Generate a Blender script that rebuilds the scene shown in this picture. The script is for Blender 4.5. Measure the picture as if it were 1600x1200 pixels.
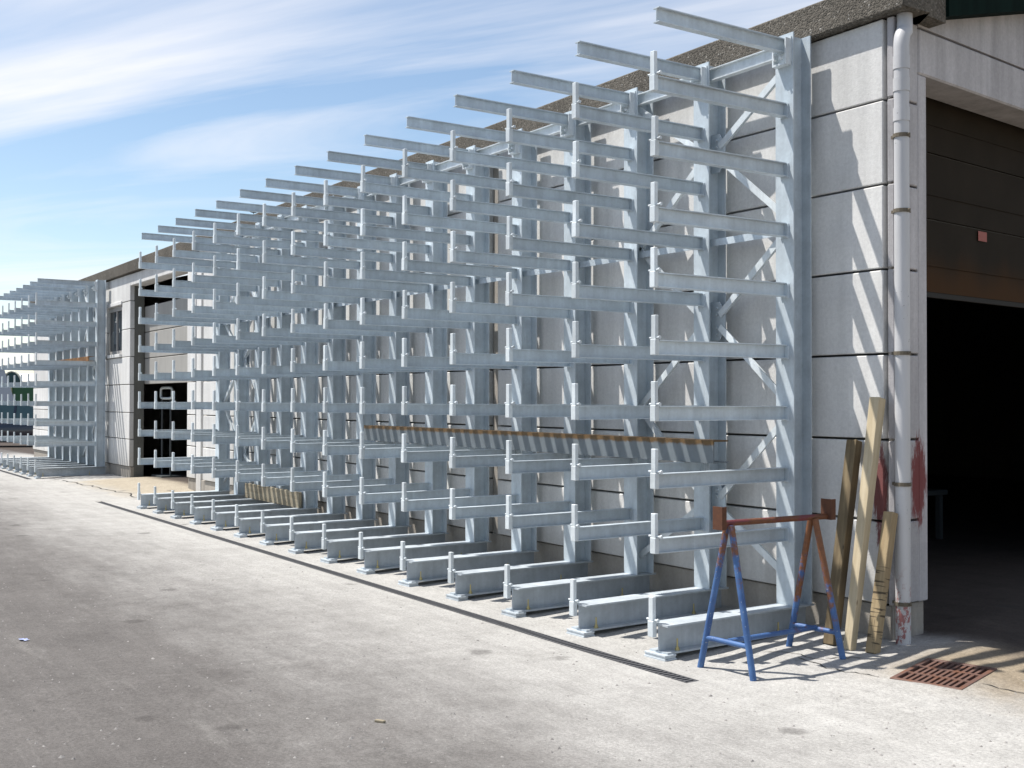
import bpy, bmesh, math, random
from mathutils import Vector, Matrix, noise
from mathutils.geometry import delaunay_2d_cdt
R = math.radians
for o in list(bpy.data.objects):
    bpy.data.objects.remove(o)
scene = bpy.context.scene
col = scene.collection

# ------------------------------------------------------------------ camera
EYE = 1.6808
CAM = Vector((5.835808, -6.147944, EYE))
YAW, PITCH, ROLL, FPX = .5734, .0140, .0013, 1815.28
fw = Vector((-math.cos(YAW)*math.cos(PITCH), math.sin(YAW)*math.cos(PITCH), math.sin(PITCH)))
rt = fw.cross(Vector((0, 0, 1))).normalized()
up = rt.cross(fw)
r2 = rt*math.cos(ROLL) + up*math.sin(ROLL)
u2 = -rt*math.sin(ROLL) + up*math.cos(ROLL)
cam_data = bpy.data.cameras.new('camera')
cam = bpy.data.objects.new('camera', cam_data)
col.objects.link(cam)
M = Matrix((r2, u2, -fw)).transposed().to_4x4()
M.translation = CAM
cam.matrix_world = M
cam_data.sensor_fit = 'HORIZONTAL'
cam_data.sensor_width = 36
cam_data.lens = 36*FPX/1600
cam_data.clip_start = .05
cam_data.clip_end = 6000
scene.camera = cam

# ------------------------------------------------------------------ sky and sun
SUN = Vector((-.405, -.35, 1)).normalized()          # towards the sun
world = bpy.data.worlds.new('World')
scene.world = world
world.use_nodes = True
wn, wl = world.node_tree.nodes, world.node_tree.links
wn.clear()
wo = wn.new('ShaderNodeOutputWorld')
bg = wn.new('ShaderNodeBackground')
bg.inputs['Strength'].default_value = .097
sky = wn.new('ShaderNodeTexSky')
sky.sky_type = 'NISHITA'
sky.sun_disc = False
sky.sun_elevation = math.asin(SUN.z)
sky.sun_rotation = math.atan2(SUN.x, SUN.y)
sky.altitude = 0
sky.air_density = 1.0
sky.dust_density = .1
sky.ozone_density = 0.0
tc = wn.new('ShaderNodeTexCoord')
# cirrus: project the view direction on a high flat layer, stretch the noise into streaks
sep = wn.new('ShaderNodeSeparateXYZ')
wl.new(tc.outputs['Generated'], sep.inputs[0])
def wmath(op, a, b=None, clamp=False):
    n = wn.new('ShaderNodeMath'); n.operation = op; n.use_clamp = clamp
    for i, v in enumerate((a, b)):
        if v is None: continue
        if isinstance(v, (int, float)): n.inputs[i].default_value = v
        else: wl.new(v, n.inputs[i])
    return n.outputs[0]
zc = wmath('ADD', wmath('MAXIMUM', sep.outputs[2], 0), .10)
px_ = wmath('DIVIDE', sep.outputs[0], zc)
py_ = wmath('DIVIDE', sep.outputs[1], zc)
comb = wn.new('ShaderNodeCombineXYZ')
wl.new(px_, comb.inputs[0]); wl.new(py_, comb.inputs[1])
vr = wn.new('ShaderNodeVectorRotate'); vr.rotation_type = 'Z_AXIS'
vr.inputs['Angle'].default_value = R(-45)
wl.new(comb.outputs[0], vr.inputs['Vector'])
mp = wn.new('ShaderNodeMapping')
mp.inputs['Scale'].default_value = (.27, .80, 1)
mp.inputs['Location'].default_value = (1.2, 8.4, 0)
wl.new(vr.outputs[0], mp.inputs[0])
n1 = wn.new('ShaderNodeTexNoise')
n1.inputs['Scale'].default_value = 1.15; n1.inputs['Detail'].default_value = 9
n1.inputs['Roughness'].default_value = .55; n1.inputs['Distortion'].default_value = 1.3
wl.new(mp.outputs[0], n1.inputs['Vector'])
cr = wn.new('ShaderNodeValToRGB')
cr.color_ramp.elements[0].position = .40; cr.color_ramp.elements[0].color = (.0, .0, .0, 1)
cr.color_ramp.elements[1].position = .75; cr.color_ramp.elements[1].color = (.95, .95, .95, 1)
wl.new(n1.outputs[0], cr.inputs[0])
cmix = wn.new('ShaderNodeMix'); cmix.data_type = 'RGBA'
wl.new(cr.outputs[0], cmix.inputs[0])
wl.new(sky.outputs[0], cmix.inputs[6])
cmix.inputs[7].default_value = (7.0, 7.0, 7.3, 1)
wl.new(cmix.outputs[2], bg.inputs[0])
wl.new(bg.outputs[0], wo.inputs[0])

sd = bpy.data.lights.new('sun', 'SUN')
sd.energy = 5.0; sd.angle = R(.53); sd.color = (1, .955, .89)
so = bpy.data.objects.new('sun', sd); col.objects.link(so)
so.rotation_euler = SUN.to_track_quat('Z', 'Y').to_euler()
so.location = (0, -5, 20)

scene.view_settings.view_transform = 'Standard'
scene.view_settings.look = 'None'
scene.view_settings.exposure = .62
scene.view_settings.gamma = 1

# ------------------------------------------------------------------ helpers
def tag(o, label=None, cat=None, group=None, kind=None):
    if label: o['label'] = label
    if cat: o['category'] = cat
    if group: o['group'] = group
    if kind: o['kind'] = kind
    return o
def empty(name, loc, label=None, cat=None, group=None):
    o = bpy.data.objects.new(name, None); col.objects.link(o)
    o.location = loc; o.empty_display_size = .1
    return tag(o, label, cat, group)
def put(name, mesh, parent=None, loc=(0, 0, 0), rot=None):
    o = bpy.data.objects.new(name, mesh); col.objects.link(o)
    o.location = loc
    if rot: o.rotation_euler = rot
    if parent: o.parent = parent
    return o
class MB:
    def __init__(s): s.v = []; s.f = []
    def add(s, vs, fs):
        b = len(s.v); s.v += [tuple(v) for v in vs]; s.f += [tuple(i+b for i in f) for f in fs]; return s
    def box(s, x0, x1, y0, y1, z0, z1):
        return s.add([(x, y, z) for z in (z0, z1) for y in (y0, y1) for x in (x0, x1)],
                     [(0, 2, 3, 1), (4, 5, 7, 6), (0, 1, 5, 4), (2, 6, 7, 3), (0, 4, 6, 2), (1, 3, 7, 5)])
    def prism(s, prof, fn, a, b):
        n = len(prof)
        vs = [fn(p, q, a) for p, q in prof] + [fn(p, q, b) for p, q in prof]
        fs = [(i, (i+1) % n, n+(i+1) % n, n+i) for i in range(n)]
        fs += [tuple(range(n))[::-1], tuple(range(n, 2*n))]
        return s.add(vs, fs)
    def tube(s, p0, p1, r, n=10, r1=None, cap=True):
        p0, p1 = Vector(p0), Vector(p1); d = (p1-p0).normalized()
        a = d.orthogonal().normalized(); b = d.cross(a); r1 = r if r1 is None else r1
        vs = [p0+(a*math.cos(t)+b*math.sin(t))*r for t in [2*math.pi*i/n for i in range(n)]]
        vs += [p1+(a*math.cos(t)+b*math.sin(t))*r1 for t in [2*math.pi*i/n for i in range(n)]]
        fs = [(i, (i+1) % n, n+(i+1) % n, n+i) for i in range(n)]
        if cap: fs += [tuple(range(n))[::-1], tuple(range(n, 2*n))]
        return s.add(vs, fs)
    def path(s, pts, r, n=10):
        pts = [Vector(p) for p in pts]; vs = []; fs = []
        up_ = None
        for i, p in enumerate(pts):
            d = (pts[min(i+1, len(pts)-1)]-pts[max(i-1, 0)]).normalized()
            a = d.orthogonal().normalized() if up_ is None else (up_-d*up_.dot(d)).normalized()
            up_ = a; b = d.cross(a)
            vs += [p+(a*math.cos(t)+b*math.sin(t))*r for t in [2*math.pi*k/n for k in range(n)]]
        for i in range(len(pts)-1):
            fs += [(i*n+k, i*n+(k+1) % n, (i+1)*n+(k+1) % n, (i+1)*n+k) for k in range(n)]
        fs += [tuple(range(n))[::-1], tuple(range(len(vs)-n, len(vs)))]
        return s.add(vs, fs)
    def bar(s, p0, p1, w, t, side):
        """flat bar from p0 to p1: width w along `side`, thickness t"""
        p0, p1 = Vector(p0), Vector(p1); d = (p1-p0).normalized(); sd_ = Vector(side)
        sd_ = (sd_-d*sd_.dot(d)).normalized(); tn = d.cross(sd_)
        vs = [p+sd_*(w/2*i)+tn*(t/2*j) for p in (p0, p1) for j in (-1, 1) for i in (-1, 1)]
        return s.add(vs, [(0, 2, 3, 1), (4, 5, 7, 6), (0, 1, 5, 4), (2, 6, 7, 3), (0, 4, 6, 2), (1, 3, 7, 5)])
    def mesh(s, name, mat, smooth=False, bevel=0, seg=1):
        me = bpy.data.meshes.new(name)
        me.from_pydata(s.v, [], s.f)
        bm = bmesh.new(); bm.from_mesh(me)
        bmesh.ops.recalc_face_normals(bm, faces=bm.faces)
        if bevel:
            bmesh.ops.bevel(bm, geom=list(bm.edges), offset=bevel, segments=seg, affect='EDGES', profile=.5)
        bm.to_mesh(me); bm.free()
        if mat: me.materials.append(mat)
        if smooth:
            for p in me.polygons: p.use_smooth = True
            me.set_sharp_from_angle(angle=R(38))
        return me
def ibeam(w, h, tf, tw):
    a, b, c, d = w/2, h/2, tw/2, h/2-tf
    return [(-a, -b), (a, -b), (a, -d), (c, -d), (c, d), (a, d), (a, b), (-a, b), (-a, d), (-c, d), (-c, -d), (-a, -d)]

# ------------------------------------------------------------------ materials
class Mat:
    def __init__(s, name, rough=.6, metal=0.0, spec=.4):
        s.m = bpy.data.materials.new(name); s.m.use_nodes = True
        s.n, s.l = s.m.node_tree.nodes, s.m.node_tree.links
        s.b = s.n['Principled BSDF']
        s.b.inputs['Roughness'].default_value = rough
        s.b.inputs['Metallic'].default_value = metal
        s.b.inputs['Specular IOR Level'].default_value = spec
        s.tc = s.n.new('ShaderNodeTexCoord')
        s.geo = None; s.oi = None
    def pos(s):
        if not s.geo: s.geo = s.n.new('ShaderNodeNewGeometry')
        return s.geo.outputs['Position']
    def rnd(s):
        if not s.oi: s.oi = s.n.new('ShaderNodeObjectInfo')
        return s.oi.outputs['Random']
    def map(s, vec, scale=(1, 1, 1), loc=(0, 0, 0), rot=(0, 0, 0)):
        m = s.n.new('ShaderNodeMapping'); s.l.new(vec, m.inputs[0])
        m.inputs['Scale'].default_value = scale; m.inputs['Location'].default_value = loc; m.inputs['Rotation'].default_value = rot
        return m.outputs[0]
    def noise(s, vec, scale, detail=4, rough=.55, dist=0):
        n = s.n.new('ShaderNodeTexNoise'); s.l.new(vec, n.inputs['Vector'])
        n.inputs['Scale'].default_value = scale; n.inputs['Detail'].default_value = detail
        n.inputs['Roughness'].default_value = rough; n.inputs['Distortion'].default_value = dist
        return n.outputs[0]
    def voro(s, vec, scale, feature='F1', out='Distance', rnd=1):
        n = s.n.new('ShaderNodeTexVoronoi'); s.l.new(vec, n.inputs['Vector']); n.feature = feature
        n.inputs['Scale'].default_value = scale; n.inputs['Randomness'].default_value = rnd
        return n.outputs[out]
    def ramp(s, f, stops):
        r = s.n.new('ShaderNodeValToRGB'); s.l.new(f, r.inputs[0]); e = r.color_ramp.elements
        while len(e) < len(stops): e.new(.5)
        for i, (p, c) in enumerate(stops):
            e[i].position = p; c = (c, c, c) if isinstance(c, (int, float)) else c; e[i].color = (*c, 1)
        return r.outputs[0]
    def math(s, op, a, b=None, clamp=False):
        n = s.n.new('ShaderNodeMath'); n.operation = op; n.use_clamp = clamp
        for i, v in enumerate((a, b)):
            if v is None: continue
            if isinstance(v, (int, float)): n.inputs[i].default_value = v
            else: s.l.new(v, n.inputs[i])
        return n.outputs[0]
    def ss(s, v, a, b):
        n = s.n.new('ShaderNodeMapRange'); n.interpolation_type = 'SMOOTHSTEP'
        s.l.new(v, n.inputs[0]); n.inputs[1].default_value = a; n.inputs[2].default_value = b
        return n.outputs[0]
    def mix(s, f, a, b, mode='MIX'):
        n = s.n.new('ShaderNodeMix'); n.data_type = 'RGBA'; n.blend_type = mode
        for i, v in ((0, f), (6, a), (7, b)):
            if isinstance(v, (int, float)): n.inputs[i].default_value = v if i == 0 else (v, v, v, 1)
            elif isinstance(v, tuple): n.inputs[i].default_value = (*v, 1)
            else: s.l.new(v, n.inputs[i])
        return n.outputs[2]
    def sepxyz(s, vec):
        n = s.n.new('ShaderNodeSeparateXYZ'); s.l.new(vec, n.inputs[0]); return n.outputs
    def bump(s, h, strength=.3, dist=.01):
        n = s.n.new('ShaderNodeBump'); s.l.new(h, n.inputs['Height'])
        n.inputs['Strength'].default_value = strength; n.inputs['Distance'].default_value = dist
        s.l.new(n.outputs[0], s.b.inputs['Normal'])
    def color(s, c):
        if isinstance(c, tuple): s.b.inputs['Base Color'].default_value = (*c, 1)
        else: s.l.new(c, s.b.inputs['Base Color'])
        return s.m
def rampmul(m, c, f, lo, hi):
    return m.mix(1, c, m.ramp(f, [(0.25, lo), (.75, hi)]), 'MULTIPLY')

def galv(name, base, seed):
    m = Mat(name, .42, .12, .5)
    p = m.map(m.tc.outputs['Object'], (1, 1, 1))
    ad = m.n.new('ShaderNodeVectorMath'); ad.operation = 'ADD'; m.l.new(p, ad.inputs[0])
    cx = m.n.new('ShaderNodeCombineXYZ'); m.l.new(m.math('MULTIPLY', m.rnd(), 37.), cx.inputs[0]); cx.inputs[1].default_value = seed
    m.l.new(cx.outputs[0], ad.inputs[1]); p = ad.outputs[0]
    c = m.mix(m.ramp(m.noise(p, 5, 5, .6), [(.3, 0.), (.7, 1.)]), tuple(.84*b for b in base), tuple(min(1, 1.1*b) for b in base))
    c = m.mix(.5, c, m.ramp(m.voro(p, 55, out='Color'), [(0, .88), (1, 1.06)]), 'MULTIPLY')
    c = m.mix(1, c, m.ramp(m.rnd(), [(0, .86), (1, 1.08)]), 'MULTIPLY')
    streak = m.noise(m.map(p, (22, 22, 1.6)), 1, 3)
    c = rampmul(m, c, streak, .88, 1.04)
    c = m.mix(m.math('MULTIPLY', m.ramp(m.noise(p, 1.7, 6, .7), [(.58, 0.), (.75, 1.)]), .3), c, (.66, .67, .66))
    m.l.new(m.ramp(m.noise(p, 9, 4), [(.3, .34), (.7, .56)]), m.b.inputs['Roughness'])
    m.bump(m.noise(p, 60, 3), .06, .004)
    return m.color(c)
GALV = galv('galvanised_steel', (.555, .625, .675), 0)
GALV_BASE = galv('galvanised_steel_base', (.50, .55, .59), 5)
GALV_LIGHT = galv('galvanised_steel_bright', (.66, .71, .735), 9)

def concrete(name, base, stain=.35, bump=.35):
    m = Mat(name, .9, 0, .2)
    p = m.pos()
    c = m.mix(m.ramp(m.noise(p, 1.3, 6, .62), [(.3, 0.), (.72, 1.)]), tuple(b*.86 for b in base), tuple(b*1.06 for b in base))
    c = rampmul(m, c, m.noise(p, 38, 4, .7), .86, 1.08)
    c = rampmul(m, c, m.noise(m.map(p, (7, 7, .55)), 1, 5, .6), 1-.28*stain, 1.04)
    pits = m.ramp(m.voro(p, 26), [(.035, 0.), (.08, 1.)])
    pk = m.ramp(m.noise(p, 5.5, 3), [(.5, 1.), (.62, 0.)])
    c = m.mix(m.math('MULTIPLY', m.math('SUBTRACT', 1., m.math('MAXIMUM', pits, pk)), .55), c, tuple(b*.3 for b in base))
    c = m.mix(1, c, m.ramp(m.rnd(), [(0, .91), (1, 1.05)]), 'MULTIPLY')
    m.bump(m.math('ADD', m.noise(p, 95, 4, .7), m.math('MULTIPLY', pits, .35)), bump, .006)
    return m, c
m_, c_ = concrete('precast_concrete', (.715, .71, .695), .7)
# red paint wear on the wall corner by the doorway
p_ = m_.pos(); x_, y_, z_ = m_.sepxyz(p_)
def blob(m, x, z, cx, cz, sx, sz):
    dx = m.math('DIVIDE', m.math('SUBTRACT', x, cx), sx); dz = m.math('DIVIDE', m.math('SUBTRACT', z, cz), sz)
    return m.math('ADD', m.math('MULTIPLY', dx, dx), m.math('MULTIPLY', dz, dz))
wob = m_.math('MULTIPLY', m_.math('SUBTRACT', m_.noise(m_.map(p_, (40, 40, 9)), 1, 8, .78), .5), 5.5)
splash = m_.math('MULTIPLY', m_.ss(m_.math('ADD', z_, m_.math('MULTIPLY', m_.noise(m_.map(p_, (5, 5, 2)), 1, 6, .7), .5)), .95, .45), .38)
c_ = m_.mix(splash, c_, (.26, .235, .20))
rb = m_.math('MINIMUM', blob(m_, m_.math('ADD', x_, y_), z_, .805, 1.06, .06, .27), blob(m_, m_.math('ADD', x_, y_), z_, .80, .75, .025, .06))
rb = m_.math('MINIMUM', rb, blob(m_, m_.math('ADD', x_, y_), z_, 1.155, 1.12, .055, .27))
red = m_.math('MULTIPLY', m_.ss(m_.math('ADD', rb, wob), 1.8, .7), .92)
c_ = m_.mix(red, c_, (.16, .032, .03))
CONC = m_.color(c_)
m_, c_ = concrete('plinth_concrete', (.36, .33, .29), .8, .6)
PLINTH = m_.color(c_)
m_, c_ = concrete('column_concrete', (.44, .41, .37), .8, .5)
COLM = m_.color(c_)
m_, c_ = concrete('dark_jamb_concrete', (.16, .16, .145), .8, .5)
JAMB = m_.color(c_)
m_, c_ = concrete('end_wall_concrete', (.52, .505, .515), 1.2, .35)
p_ = m_.pos(); x_, y_, z_ = m_.sepxyz(p_)
wob = m_.math('MULTIPLY', m_.math('SUBTRACT', m_.noise(m_.map(p_, (40, 40, 9)), 1, 8, .78), .5), 5.0)
rb = blob(m_, m_.math('ADD', x_, y_), z_, 1.185, 1.12, .075, .27)
c_ = m_.mix(m_.math('MULTIPLY', m_.ss(m_.math('ADD', rb, wob), 1.8, .7), .92), c_, (.16, .030, .028))
ENDC = m_.color(c_)
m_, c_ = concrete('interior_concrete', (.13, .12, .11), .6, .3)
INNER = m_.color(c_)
JOINT = Mat('joint_sealant', .95).color((.10, .098, .095))  # dark fill showing in the joints between panels

m_ = Mat('exposed_aggregate', .95, 0, .2); p_ = m_.pos()
v_ = m_.voro(p_, 78, out='Color'); d_ = m_.voro(p_, 78)
c_ = m_.ramp(v_, [(0, (.06, .055, .047)), (.35, (.105, .095, .08)), (.75, (.145, .13, .11)), (.88, (.19, .175, .15)), (.97, (.36, .345, .32))])
c_ = rampmul(m_, c_, m_.noise(p_, 1.6, 5), .65, 1.15)
m_.bump(m_.math('SUBTRACT', 1., d_), .6, .009)
AGG = m_.color(c_)
m_ = Mat('dark_green_sheet', .85, 0, .05); GREEN = m_.color(rampmul(m_, (.003, .010, .008), m_.noise(m_.map(m_.pos(), (9, 9, .7)), 1), .6, 1.5))

m_ = Mat('painted_downpipe', .45, 0, .45); p_ = m_.pos(); x_, y_, z_ = m_.sepxyz(p_)
c_ = rampmul(m_, (.50, .50, .51), m_.noise(m_.map(p_, (14, 14, 1.2)), 1, 5), .82, 1.05)
fl = m_.math('MULTIPLY', m_.ss(m_.noise(m_.map(p_, (1, 1, .6)), 22, 5, .75), .52, .58), m_.ss(z_, .62, .3))
c_ = m_.mix(m_.math('MULTIPLY', fl, .85), c_, (.24, .05, .045))
sp = m_.math('MULTIPLY', m_.ss(m_.noise(p_, 46, 3), .66, .7), m_.ss(m_.noise(p_, 2.3, 2), .5, .62))
c_ = m_.mix(sp, c_, (.06, .06, .05))
PIPE = m_.color(c_)
RUSTCLAMP = Mat('rusty_clamp', .8, .2).color((.14, .12, .09))

m_ = Mat('sectional_door_steel', .75, .0, .08); p_ = m_.pos(); z_ = m_.sepxyz(p_)[2]
c_ = rampmul(m_, (.024, .0185, .013), m_.noise(p_, 3, 5), .8, 1.1)
ru = m_.math('MULTIPLY', m_.ss(m_.math('ADD', z_, m_.math('MULTIPLY', m_.noise(m_.map(p_, (3, 3, .4)), 1, 5), .35)), 3.05, 2.70), .95)
c_ = m_.mix(ru, c_, (.055, .027, .011))
DOOR = m_.color(c_)
m_ = Mat('pale_door_sheet', .6); FARDOOR = m_.color(rampmul(m_, (.34, .33, .31), m_.noise(m_.map(m_.pos(), (5, 5, 1)), 1, 5), .85, 1.05))

def rustmetal(name, base, lo=.40, hi=.62, scale=9):
    m = Mat(name, .6, .15)
    p = m.pos(); f = m.ss(m.noise(p, scale, 7, .7), lo, hi)
    r = m.mix(m.noise(p, 40, 4), (.08, .03, .015), (.25, .10, .045))
    return m, m.mix(f, base, r), f
m_, c_, f_ = rustmetal('rusty_steel', (.22, .10, .05), .3, .6, 6); RUST = m_.color(c_)
m_, c_, f_ = rustmetal('rusty_grate', (.13, .075, .06), .45, .75, 12); GRATE = m_.color(c_)
# blue trestle paint, rust climbing down from the top
m_ = Mat('worn_blue_paint', .5, .05); p_ = m_.pos(); z_ = m_.sepxyz(p_)[2]
wear = m_.math('ADD', m_.math('MULTIPLY', m_.noise(p_, 16, 6, .7), .75), m_.math('ADD', m_.math('MULTIPLY', z_, .42), m_.math('MULTIPLY', m_.ss(m_.sepxyz(p_)[1], -.8, -.5), .13)))
f_ = m_.ss(wear, .60, .75)
r_ = m_.mix(m_.noise(p_, 50, 4), (.075, .028, .015), (.24, .095, .035))
b_ = m_.mix(m_.ramp(m_.noise(p_, 7, 4), [(.35, 0.), (.65, 1.)]), (.035, .085, .22), (.065, .145, .32))
chip = m_.math('MULTIPLY', m_.ss(m_.noise(p_, 70, 3), .66, .70), .8)
BLUE = m_.color(m_.mix(f_, m_.mix(chip, b_, (.42, .42, .42)), r_))
m_ = Mat('rusty_red_rail', .6, .1); p_ = m_.pos()
r_ = m_.mix(m_.noise(p_, 45, 4), (.065, .024, .014), (.19, .07, .028))
RAIL = m_.color(m_.mix(m_.ss(m_.noise(m_.map(p_, (1, .45, 1)), 11, 5), .52, .6), r_, (.13, .03, .035)))

m_ = Mat('dark_rust_plate', .75, .1); p_ = m_.pos()
PLATE = m_.color(m_.mix(m_.noise(p_, 30, 5), (.05, .02, .013), (.13, .05, .022)))
# channel beam: grey mill steel, rusty upper edge
m_ = Mat('mill_steel_rusty_edge', .5, .25); p_ = m_.pos(); z_ = m_.sepxyz(m_.tc.outputs['Object'])[2]
ed = m_.ss(m_.math('ADD', z_, m_.math('MULTIPLY', m_.noise(p_, 12, 5, .7), .05)), .150, .172)
r_ = m_.mix(m_.noise(p_, 55, 4), (.075, .042, .018), (.20, .125, .055))
c_ = m_.mix(ed, rampmul(m_, (.17, .195, .215), m_.noise(p_, 5, 5), .8, 1.1), r_)
CHANNEL = m_.color(c_)

def wood(name, a, b, dark=.4, axis=(26, 26, 1.4)):
    m = Mat(name, .8, 0, .25); p = m.tc.outputs['Object']
    g = m.noise(m.map(p, axis), 1.3, 5, .6, .6)
    c = m.mix(m.ramp(g, [(.3, 0.), (.7, 1.)]), a, b)
    c = rampmul(m, c, m.noise(p, 3.2, 5, .6), 1-dark, 1.08)
    c = m.mix(m.math('MULTIPLY', m.ss(m.noise(m.map(p, tuple(3*q for q in axis)), 1, 3, .6), .66, .72), .6), c, tuple(x*.35 for x in a))
    kn = m.ss(m.voro(m.map(p, (6, 6, 2.2)), 1.6), .10, .05)
    c = m.mix(m.math('MULTIPLY', kn, .7), c, tuple(x*.28 for x in a))
    m.bump(g, .25, .006)
    return m, c
m_, c_ = wood('pale_pine', (.42, .345, .225), (.53, .45, .315), .15); PINE = m_.color(c_)
m_, c_ = wood('old_oak', (.115, .085, .05), (.22, .17, .10), .45); OLDWOOD = m_.color(c_)
m_, c_ = wood('marked_pine', (.27, .20, .115), (.38, .295, .175), .3)
x_, y_, z_ = m_.sepxyz(m_.tc.outputs['Object'])
bands = m_.ss(m_.noise(m_.map(m_.tc.outputs['Object'], (2.5, 2.5, 34)), 1, 2, .8), .55, .585)
bands = m_.math('MULTIPLY', bands, m_.ss(z_, .62, .5))
c_ = m_.mix(m_.math('MULTIPLY', bands, .85), c_, (.035, .028, .02)); MARKED = m_.color(c_)
m_, c_ = wood('weathered_board', (.25, .21, .15), (.38, .335, .245), .3, (1.2, 22, 22)); BOARD = m_.color(c_)

DRAIN = Mat('drain_cast_iron', .7, .1).color((.085, .085, .09))
PIT = Mat('pit_dirt', .95).color((.03, .028, .025))
BOLT = Mat('brass_coloured_bolt', .4, .6).color((.46, .40, .20))
REDSIGN = Mat('red_sticker', .5).color((.26, .05, .03))
m_ = Mat('window_glass', .05, 0, .8); m_.color((.03, .04, .05)); GLASS = m_.m
m_ = Mat('window_grey_frame', .5); FRAME = m_.color((.35, .34, .33))

# ------------------------------------------------------------------ the ground
W = .265                       # wall face
EA = R(8)                      # the door end of the hall is slightly out of square
E_ = Vector((-math.sin(EA), math.cos(EA), 0)); N_ = Vector((math.cos(EA), math.sin(EA), 0))
P0 = Vector((.65, W, 0))
def sstep(a, b, t):
    t = max(0, min(1, (t-a)/(b-a))); return t*t*(3-2*t)
def ground_z(x, y):
    if abs(x) > 60 or abs(y) > 60: return 0
    h = .055*sstep(-1.35, .35, y)*sstep(3.5, 1.5, x)*sstep(-40, -30, x)
    h += .05*sstep(-.4, 1.2, y)*sstep(-.5, .8, x)*sstep(9, 5, x)*0.6
    near = sstep(-1.2, -.2, y)*sstep(-.6, .4, x)*sstep(3, 2, x)
    h += near*.022*(math.sin(x*6.1+y*3.0)*.6+noise.noise(Vector((x*2.6, y*2.6, 3)))*.9)
    if y < -1.6 or x > 1:
        h += .012*noise.noise(Vector((x*.45, y*.45, 0)))*sstep(-1.6, -2.4, y)
    h += .045*sstep(-1.1, .3, y)*sstep(-19.0, -18.2, x)*sstep(-14.2, -15.0, x)
    return h
DR1 = (-14.0, .575, -1.515, -1.41)      # drain slots in the paving
DR2 = (-31.0, -20.3, -1.43, -1.325)
GC = Vector((1.375, -.185)); GA = R(14.5); GW, GL = .215, .275
def grate_pt(a, b):
    ca, sa = math.cos(GA), math.sin(GA)
    return Vector((GC.x + a*ca - b*sa, GC.y + a*sa + b*ca))
pts = []; seen = set()
def addp(x, y):
    k = (round(x, 3), round(y, 3))
    if k in seen: return
    seen.add(k); pts.append(Vector((x, y)))
loops = []
def inside(x, y, m=0):
    for (a, b, c, d) in (DR1, DR2):
        if a-m < x < b+m and c-m < y < d+m: return True
    ca, sa = math.cos(GA), math.sin(GA); dx, dy = x-GC.x, y-GC.y
    return abs(dx*ca+dy*sa) < GW+m and abs(-dx*sa+dy*ca) < GL+m
edges = []
for (a, b, c, d) in (DR1, DR2):
    i = len(pts)
    for q in ((a, c), (b, c), (b, d), (a, d)): addp(*q)
    edges += [(i, i+1), (i+1, i+2), (i+2, i+3), (i+3, i)]
i = len(pts)
for q in ((-1, -1), (1, -1), (1, 1), (-1, 1)):
    v = grate_pt(q[0]*GW, q[1]*GL); addp(v.x, v.y)
edges += [(i, i+1), (i+1, i+2), (i+2, i+3), (i+3, i)]
def gridp(x0, x1, y0, y1, s):
    nx, ny = int(round((x1-x0)/s)), int(round((y1-y0)/s))
    for i in range(nx+1):
        for j in range(ny+1):
            x, y = x0+i*s, y0+j*s
            if not inside(x, y, s*.3): addp(x, y)
gridp(-32, 8, -9, 3, .4)
gridp(-.6, 3.0, -1.35, 1.3, .08)
for x in range(-60, 61, 6):
    for y in range(-60, 61, 6):
        if not(-33 < x < 9 and -10 < y < 4): addp(x, y)
for r in (200, 1000, 3500):
    for k in range(16): addp(r*math.cos(k*math.pi/8), r*math.sin(k*math.pi/8))
vco, ved, vfa, *_r = delaunay_2d_cdt(pts, edges, [], 0, 1e-5)
gv = [(v.x, v.y, ground_z(v.x, v.y)) for v in vco]
gf = []
for f in vfa:
    cx = sum(vco[i].x for i in f)/len(f); cy = sum(vco[i].y for i in f)/len(f)
    if not inside(cx, cy): gf.append(tuple(f))
m = Mat('yard_surface', .92, 0, .2)
p = m.pos(); x, y, z = m.sepxyz(p)
big = m.noise(p, .55, 6, .62); mid = m.noise(p, 2.4, 6, .65); fine = m.noise(p, 55, 4, .75)
asph = m.mix(m.ramp(m.noise(p, 1.1, 6, .6), [(.3, 0.), (.7, 1.)]), (.106, .098, .093), (.142, .132, .125))
asph = m.mix(m.ss(m.noise(m.map(p, (.3, 1.7, 1), rot=(0, 0, .12)), 1.7, 7, .72), .54, .78), asph, (.20, .19, .178))
asph = m.mix(m.math('MULTIPLY', m.ss(m.noise(m.map(p, (1, 1, 1), loc=(5, 2, 0)), 2.9, 6, .65), .60, .72), .5), asph, (.075, .068, .064))
conc = m.mix(m.ramp(mid, [(.3, 0.), (.7, 1.)]), (.345, .336, .318), (.43, .42, .40))
# bleached, dusty zone along the rack: full at the wall, fading out into the yard
edge = m.math('ADD', y, m.math('MULTIPLY', m.math('SUBTRACT', m.noise(m.map(p, (.35, 1.2, 1), rot=(0, 0, .1)), .8, 11, .72), .5), 2.5))
edge = m.math('ADD', edge, m.math('MULTIPLY', m.math('SUBTRACT', m.noise(p, 3.1, 10, .76), .5), 1.9))
apron = m.ss(edge, -4.3, -1.3)
apron = m.math('MULTIPLY', apron, m.ss(x, -34., -29.5))
c = m.mix(apron, asph, conc)
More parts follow.
